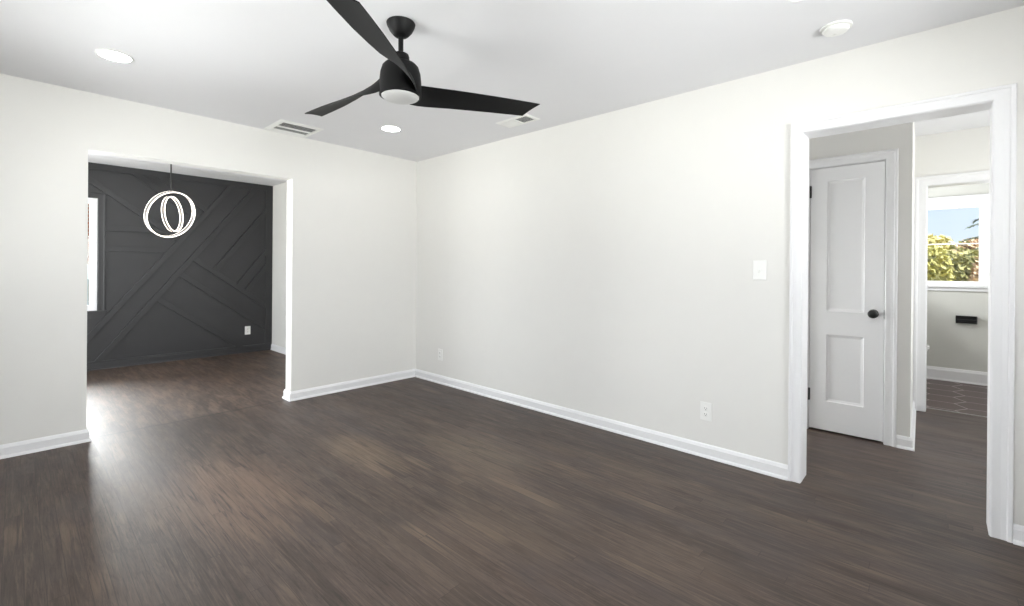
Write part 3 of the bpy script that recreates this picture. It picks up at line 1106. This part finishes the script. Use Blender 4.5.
v2 = root('air_vent', 'small white ceiling vent with half grey louvres beyond the right fan blade', 'air vent', (-0.312, -1.825, H))
bm = bmesh.new()
sweep(bm, [(-0.060, -0.145), (0.060, -0.145), (0.060, 0.145), (-0.060, 0.145)][::-1],
      [(0, -0.0003), (0, -0.008), (0.003, -0.0085), (0.016, -0.007), (0.026, -0.002), (0.026, -0.0003)], flat, closed=True)
link('frame', bm, M['plastic'], v2)
link('duct_backing', boxbm(-0.061, 0.061, -0.146, 0.146, -0.0012, -0.0004), M['duct'], v2)
link('divider', boxbm(-0.059, 0.059, -0.012, 0.012, -0.008, -0.0014), M['plastic'], v2)
for k in range(7):
    bm = bmesh.new()
    slat(bm, -0.133 + k * 0.018, -0.0055, 0.0085, math.radians(17), -0.059, 0.059)
    link('louvre', bm, M['plastic'], v2)
for k in range(7):
    bm = bmesh.new()
    slat(bm, 0.025 + k * 0.018, -0.0055, 0.0125, math.radians(-36), -0.059, 0.059)
    link('louvre', bm, M['plastic'], v2)

# ------------------------------------------------------------------ ring pendant in the dining room
PC = Vector((-2.005, 1.5, 1.768))
pen = root('ring_pendant', 'glowing pendant of two interlocked rings hanging in front of the charcoal wall', 'pendant light', (PC.x, PC.y, H))
bm = bmesh.new()
lathe(bm, [(0, -0.0003), (0.062, -0.0003), (0.062, -0.022), (0.058, -0.026), (0, -0.026)], 40)
link('canopy', bm, M['cord'], pen, smooth=True)
bm = bmesh.new()
lathe(bm, [(0, -0.02), (0.0065, -0.02), (0.0065, -(H - PC.z - 0.235)), (0, -(H - PC.z - 0.235))], 10)
link('cord', bm, M['cord'], pen)


def ring(Rr, half, nrm, drop, shift=0.0):
    nrm = Vector(nrm).normalized()
    q = nrm.to_track_quat('Z', 'Y').to_matrix().to_4x4()
    mx = Matrix.Translation((shift, 0, PC.z - H + drop)) @ q
    bm = bmesh.new()
    n = 96
    prof = [(Rr - 0.004, -half + 0.004), (Rr + 0.004, -half + 0.004), (Rr + 0.004, half - 0.004), (Rr - 0.004, half - 0.004)]
    g = [[bm.verts.new((r * math.cos(2 * PI * i / n), r * math.sin(2 * PI * i / n), zz)) for r, zz in prof] for i in range(n)]
    for i in range(n):
        for j in range(4):
            bm.faces.new((g[i][j], g[(i + 1) % n][j], g[(i + 1) % n][(j + 1) % 4], g[i][(j + 1) % 4]))
    bmesh.ops.transform(bm, matrix=mx, verts=bm.verts)
    o = link('ring', bm, M['alu'], pen, smooth=True)
    for s in (-1, 1):
        bm = bmesh.new()
        torus(bm, Rr, 0.0037, 96, 8, mx @ Matrix.Translation((0, 0, s * half)))
        l = link('led_strip', bm, M['led'], o, smooth=True)
        l['label'] = 'glowing light strip'
    return o


def facing(yaw, tilt):
    y, t = math.radians(yaw), math.radians(tilt)
    return (math.sin(y) * math.cos(t), -math.cos(y) * math.cos(t), math.sin(t))


ring(0.240, 0.020, facing(25, -18), 0.0)
ring(0.180, 0.014, facing(54, 4), 0.005, 0.016)

# ------------------------------------------------------------------ outlets and switch
def screw(bm, y, zc):
    lathe(bm, [(0, 0.0), (0.0035, 0.0), (0.003, 0.0012), (0, 0.0014)], 12, Matrix.Translation((-0.0055, y, zc)) @ toX)


def outlet(label, loc, rot):
    """plate faces local -x, origin at the plate centre on the wall"""
    r = root('wall_outlet', label, 'outlet', loc, 'white wall outlets', rot=(0, 0, rot))
    link('cover_plate', boxbm(-0.0055, -0.0003, -0.037, 0.037, -0.060, 0.060), M['plastic'], r, bevel=0.003)
    bm = bmesh.new()
    screw(bm, 0, 0)
    link('screw', bm, M['plastic'], r)
    for s in (-1, 1):
        bm = bmesh.new()
        lathe(bm, [(0, 0.0), (0.0168, 0.0), (0.0165, 0.0018), (0.0155, 0.0022), (0, 0.0022)], 32, Matrix.Translation((-0.0054, 0, s * 0.0195)) @ toX)
        k = link('receptacle', bm, M['plastic'], r, smooth=True)
        bm = bmesh.new()
        for y, hh in ((-0.0062, 0.0075), (0.0062, 0.0090)):
            box(bm, -0.0080, -0.0074, y - 0.0012, y + 0.0012, s * 0.0195 + 0.003 - hh / 2, s * 0.0195 + 0.003 + hh / 2)
        lathe(bm, [(0, 0), (0.0025, 0), (0.0025, 0.0006), (0, 0.0006)], 12, Matrix.Translation((-0.0074, 0, s * 0.0195 - 0.008)) @ toX)
        link('slots', bm, M['slot'], k)
    return r


outlet('white outlet low on the long wall left of the hall doorway', (0, -3.243, 0.300), 0)
outlet('white outlet low on the long wall close to the room corner', (0, -0.452, 0.305), 0)
outlet('white outlet on the charcoal accent wall', (-0.818, 2.95, 0.315), -PI / 2).rotation_euler = (0, 0, PI / 2)

sw = root('light_switch', 'white toggle light switch beside the hall doorway', 'light switch', (0, -3.558, 1.232))
link('cover_plate', boxbm(-0.0055, -0.0003, -0.038, 0.038, -0.059, 0.059), M['plastic'], sw, bevel=0.003)
bm = bmesh.new()
box(bm, -0.0070, -0.0050, -0.006, 0.006, -0.0125, 0.0125)
box(bm, -0.017, -0.004, -0.004, 0.004, -0.005, 0.005, Matrix.Translation((0, 0, -0.002)) @ Matrix.Rotation(math.radians(-28), 4, 'Y'))
link('toggle', bm, M['plastic'], sw)
for s in (-1, 1):
    bm = bmesh.new()
    screw(bm, 0, s * 0.030)
    link('screw', bm, M['plastic'], sw)

# ------------------------------------------------------------------ bathroom
tp = root('toilet_paper_holder', 'black toilet paper holder on the grey wall below the bathroom window', 'toilet paper holder', (4.10, -4.588, 0.705))
link('backplate', boxbm(-0.008, -0.0004, -0.085, 0.085, -0.043, 0.043), M['black'], tp, bevel=0.003)
bm = bmesh.new()
box(bm, -0.060, -0.0082, -0.085, -0.079, -0.043, 0.043)
box(bm, -0.060, -0.0082, 0.079, 0.085, -0.043, 0.043)
box(bm, -0.060, -0.0082, -0.079, 0.079, 0.037, 0.043)
link('hood', bm, M['black'], tp)
bm = bmesh.new()
lathe(bm, [(0, -0.0788), (0.012, -0.0788), (0.012, 0.0788), (0, 0.0788)], 20, Matrix.Translation((-0.038, 0, -0.008)) @ Matrix.Rotation(PI / 2, 4, 'X'))
link('roller', bm, M['black'], tp, smooth=True)

to = root('toilet', 'white toilet showing only its bowl tip past the bathroom door casing', 'toilet', (3.62, -3.41, 0))


def loft(bm, secs, n=40):
    """sections (y centre, rx, ry, z)"""
    rings = []
    for yc, rx, ry, zz in secs:
        ring_ = []
        for i in range(n):
            a = 2 * PI * i / n
            ring_.append(bm.verts.new((rx * math.cos(a), yc + ry * math.sin(a), zz)))
        rings.append(ring_)
    for a, b in zip(rings[:-1], rings[1:]):
        for i in range(n):
            j = (i + 1) % n
            bm.faces.new((a[i], a[j], b[j], b[i]))
    bm.faces.new(rings[0][::-1])
    bm.faces.new(rings[-1])


bm = bmesh.new()
loft(bm, [(-0.36, 0.115, 0.24, 0.001), (-0.36, 0.115, 0.24, 0.03), (-0.37, 0.095, 0.21, 0.08), (-0.40, 0.10, 0.22, 0.18), (-0.47, 0.145, 0.29, 0.28),
          (-0.54, 0.175, 0.325, 0.36), (-0.55, 0.182, 0.330, 0.395), (-0.55, 0.178, 0.325, 0.40)])
link('bowl', bm, M['ceramic'], to, smooth=True)
bm = bmesh.new()
loft(bm, [(-0.555, 0.180, 0.326, 0.4005), (-0.555, 0.185, 0.331, 0.406), (-0.555, 0.183, 0.329, 0.418), (-0.555, 0.176, 0.322, 0.421)])
link('seat', bm, M['ceramic'], to, smooth=True)
bm = bmesh.new()
loft(bm, [(-0.555, 0.178, 0.324, 0.4215), (-0.555, 0.184, 0.330, 0.427), (-0.555, 0.180, 0.326, 0.438), (-0.555, 0.150, 0.29, 0.446)])
link('lid', bm, M['ceramic'], to, smooth=True)
link('tank', boxbm(-0.22, 0.22, -0.205, -0.012, 0.402, 0.74), M['ceramic'], to, bevel=0.025, seg=4)
link('tank_lid', boxbm(-0.23, 0.23, -0.215, -0.008, 0.741, 0.775), M['ceramic'], to, bevel=0.012, seg=3)
bm = bmesh.new()
lathe(bm, [(0, 0), (0.012, 0), (0.012, 0.010), (0, 0.010)], 16, Matrix.Translation((0.16, -0.206, 0.68)) @ Matrix.Rotation(PI / 2, 4, 'X'))
box(bm, 0.10, 0.17, -0.222, -0.214, 0.674, 0.686)
link('flush_lever', bm, M['steel'], to)

# ------------------------------------------------------------------ outside
o = link('ground', boxbm(-30, 60, -40, 40, -0.8, -0.5), M['grass'])
tag(o, 'dry lawn outside the house', 'ground', kind='structure')


def leaves(bm, centre, rad, count, size, flat_=1.0, seed=1):
    rg = random.Random(seed)
    for _ in range(count):
        while True:
            p = Vector((rg.uniform(-1, 1), rg.uniform(-1, 1), rg.uniform(-1, 1)))
            if 0.25 < p.length < 1:
                break
        p = p * (0.75 + 0.25 * rg.random())
        c = Vector(centre) + Vector((p.x * rad[0], p.y * rad[1], p.z * rad[2]))
        q = Vector((rg.uniform(-1, 1), rg.uniform(-1, 1), rg.uniform(-1, 1))).normalized()
        t = q.orthogonal().normalized()
        b = q.cross(t)
        s = size * rg.uniform(0.6, 1.3)
        vs = [bm.verts.new(c + t * s), bm.verts.new(c + b * s * 0.45 * flat_), bm.verts.new(c - t * s), bm.verts.new(c - b * s * 0.45 * flat_)]
        bm.faces.new(vs)


def tube(bm, pts, r0, r1, n=8):
    rings = []
    for i, p in enumerate(pts):
        f = i / (len(pts) - 1)
        rr = r0 + (r1 - r0) * f
        dr = (Vector(pts[min(i + 1, len(pts) - 1)]) - Vector(pts[max(i - 1, 0)])).normalized()
        t = dr.orthogonal().normalized()
        b = dr.cross(t)
        rings.append([bm.verts.new(Vector(p) + (t * math.cos(2 * PI * k / n) + b * math.sin(2 * PI * k / n)) * rr) for k in range(n)])
    for a, b in zip(rings[:-1], rings[1:]):
        for k in range(n):
            bm.faces.new((a[k], a[(k + 1) % n], b[(k + 1) % n], b[k]))
    bm.faces.new(rings[0])
    bm.faces.new(rings[-1][::-1])


L1 = leafmat('yellow_green_leaves', (176, 170, 92), (226, 220, 150))
L2 = leafmat('olive_leaves', (140, 140, 86), (206, 200, 142))
L3 = leafmat('tan_leaves', (196, 164, 132), (232, 208, 178))
L4 = leafmat('dark_green_needles', (58, 74, 58), (110, 124, 100))
L5 = leafmat('pale_yellow_leaves', (206, 196, 130), (238, 230, 176))


def shrub(label, x, y, rx, ry, h, mt, count, seed, cat='shrub', group='shrubs behind the house'):
    r = root('shrub', label, cat, (x, y, -0.5), group)
    bm = bmesh.new()
    rg = random.Random(seed * 3)
    for _ in range(7):
        a = rg.uniform(0, 2 * PI)
        e = (math.cos(a) * rx * 0.5, math.sin(a) * ry * 0.5, h * 0.75)
        tube(bm, [(0.03 * math.cos(a), 0.03 * math.sin(a), 0), (e[0] * 0.4, e[1] * 0.4, h * 0.35), e], 0.02, 0.006, 6)
    link('stems', bm, M['bark'], r)
    bm = bmesh.new()
    leaves(bm, (0, 0, h * 0.56), (rx, ry, h * 0.44), count, 0.075, 1.2, seed)
    for k in range(5):
        a = rg.uniform(0, 2 * PI)
        leaves(bm, (math.cos(a) * rx * 0.6, math.sin(a) * ry * 0.6, h * rg.uniform(0.4, 0.75)), (rx * 0.45, ry * 0.45, h * 0.25), count // 6, 0.07, 1.2, seed + k)
    link('foliage', bm, mt, r)


shrub('yellow green shrub at the left of the bathroom window view', 10.2, -4.28, 0.42, 0.36, 2.42, L1, 1700, 11)
shrub('olive shrub in the middle of the bathroom window view', 11.6, -4.72, 0.5, 0.50, 2.50, L2, 1700, 12)
shrub('tan autumn shrub at the right of the bathroom window view', 10.4, -5.16, 0.42, 0.38, 2.30, L3, 1700, 13)
shrub('low olive shrub in front of the yellow green one', 8.7, -4.35, 0.34, 0.28, 1.72, L2, 900, 14)
shrub('low tan shrub in front of the autumn one', 8.8, -4.98, 0.34, 0.26, 1.72, L3, 900, 15)
shrub('large olive shrub beside the window view at the left', 11.4, -3.2, 0.7, 0.6, 2.5, L2, 1200, 16)
shrub('large yellow green shrub beside the window view at the right', 10.6, -6.25, 0.7, 0.5, 2.4, L1, 1200, 17)


def tree(label, x, y, h, crown, rad, mt, count, seed, size=0.12):
    r = root('tree', label, 'tree', (x, y, -0.5), 'trees behind the house')
    bm = bmesh.new()
    tube(bm, [(0, 0, 0), (0.04, 0.02, crown * 0.5), (0.0, 0.05, crown), (0.05, 0, h * 0.85)], 0.14, 0.03, 10)
    rg = random.Random(seed)
    for _ in range(8):
        a = rg.uniform(0, 2 * PI)
        z0 = rg.uniform(crown * 0.7, crown * 1.1)
        tube(bm, [(0, 0.04, z0), (math.cos(a) * rad * 0.4, math.sin(a) * rad * 0.4, z0 + rad * 0.3),
                  (math.cos(a) * rad * 0.8, math.sin(a) * rad * 0.8, z0 + rad * 0.5)], 0.04, 0.012, 6)
    link('trunk', bm, M['bark'], r)
    bm = bmesh.new()
    for k in range(9):
        a = rg.uniform(0, 2 * PI)
        rr = rad * rg.uniform(0.2, 0.7)
        leaves(bm, (math.cos(a) * rr, math.sin(a) * rr, crown + rad * rg.uniform(-0.1, 0.6)), (rad * 0.5, rad * 0.5, rad * 0.4), count // 9, size, 1.1, seed + k)
    link('foliage', bm, mt, r)


tree('pale yellow tree far off at the left of the window view', 21.0, -4.15, 3.35, 2.45, 0.85, L5, 1500, 31, 0.11)
tree('tan tree far off at the right of the window view', 23.0, -5.6, 3.3, 2.3, 0.9, L3, 1300, 32, 0.11)


def conifer(label, x, y, h, seed):
    r = root('conifer', label, 'tree', (x, y, -0.5))
    bm = bmesh.new()
    tube(bm, [(0, 0, 0), (0.02, 0.01, h * 0.5), (0, 0, h)], 0.11, 0.02, 10)
    rg = random.Random(seed)
    br = []
    for k in range(30):
        zz = h * (0.30 + 0.66 * k / 30)
        a = 2.4 * k + rg.uniform(-0.2, 0.2)
        ln = 1.05 * (1 - 0.62 * k / 30) * rg.uniform(0.8, 1.1)
        pts = [(0, 0, zz), (math.cos(a) * ln * 0.5, math.sin(a) * ln * 0.5, zz - 0.02), (math.cos(a) * ln, math.sin(a) * ln, zz - 0.16)]
        tube(bm, pts, 0.018, 0.005, 5)
        br.append((a, ln, zz))
    link('trunk', bm, M['bark'], r)
    bm = bmesh.new()
    for a, ln, zz in br:
        for _ in range(90):
            f = rg.uniform(0.2, 1.05)
            c = Vector((math.cos(a) * ln * f, math.sin(a) * ln * f, zz - 0.16 * f * f))
            d_ = (Vector((math.cos(a), math.sin(a), -0.25)) + Vector((rg.uniform(-1, 1), rg.uniform(-1, 1), rg.uniform(-0.5, 0.5))) * 0.7).normalized()
            s = d_.orthogonal().normalized() * 0.014
            e = c + d_ * rg.uniform(0.07, 0.14)
            bm.faces.new([bm.verts.new(c - s), bm.verts.new(c + s), bm.verts.new(e)])
    link('needles', bm, L4, r)


conifer('dark green conifer reaching into the right side of the window view', 13.6, -5.5, 5.0, 5)

nh = root('neighbouring_house', 'red brick house seen past the charcoal cased window', 'house', (-3.0, 8.2, -0.5))
bm = bmesh.new()
box(bm, -4.5, 1.25, 0, 5, 1.75, 3.1)
link('brick_wall', bm, M['brick'], nh)
bm = bmesh.new()
box(bm, -4.5, 1.25, 0.02, 5, 0, 1.75)
o = link('lower_wall', bm, M['siding'], nh)
o['label'] = 'pale blue lower wall'
bm = bmesh.new()
v = [bm.verts.new(p) for p in ((-4.8, -0.3, 3.1), (1.55, -0.3, 3.1), (1.55, 5.3, 3.1), (-4.8, 5.3, 3.1), (-4.8, 2.5, 4.6), (1.55, 2.5, 4.6))]
for f in ((0, 1, 5, 4), (2, 3, 4, 5), (0, 4, 3), (1, 2, 5), (0, 3, 2, 1)):
    bm.faces.new([v[i] for i in f])
link('roof', bm, M['roof'], nh)
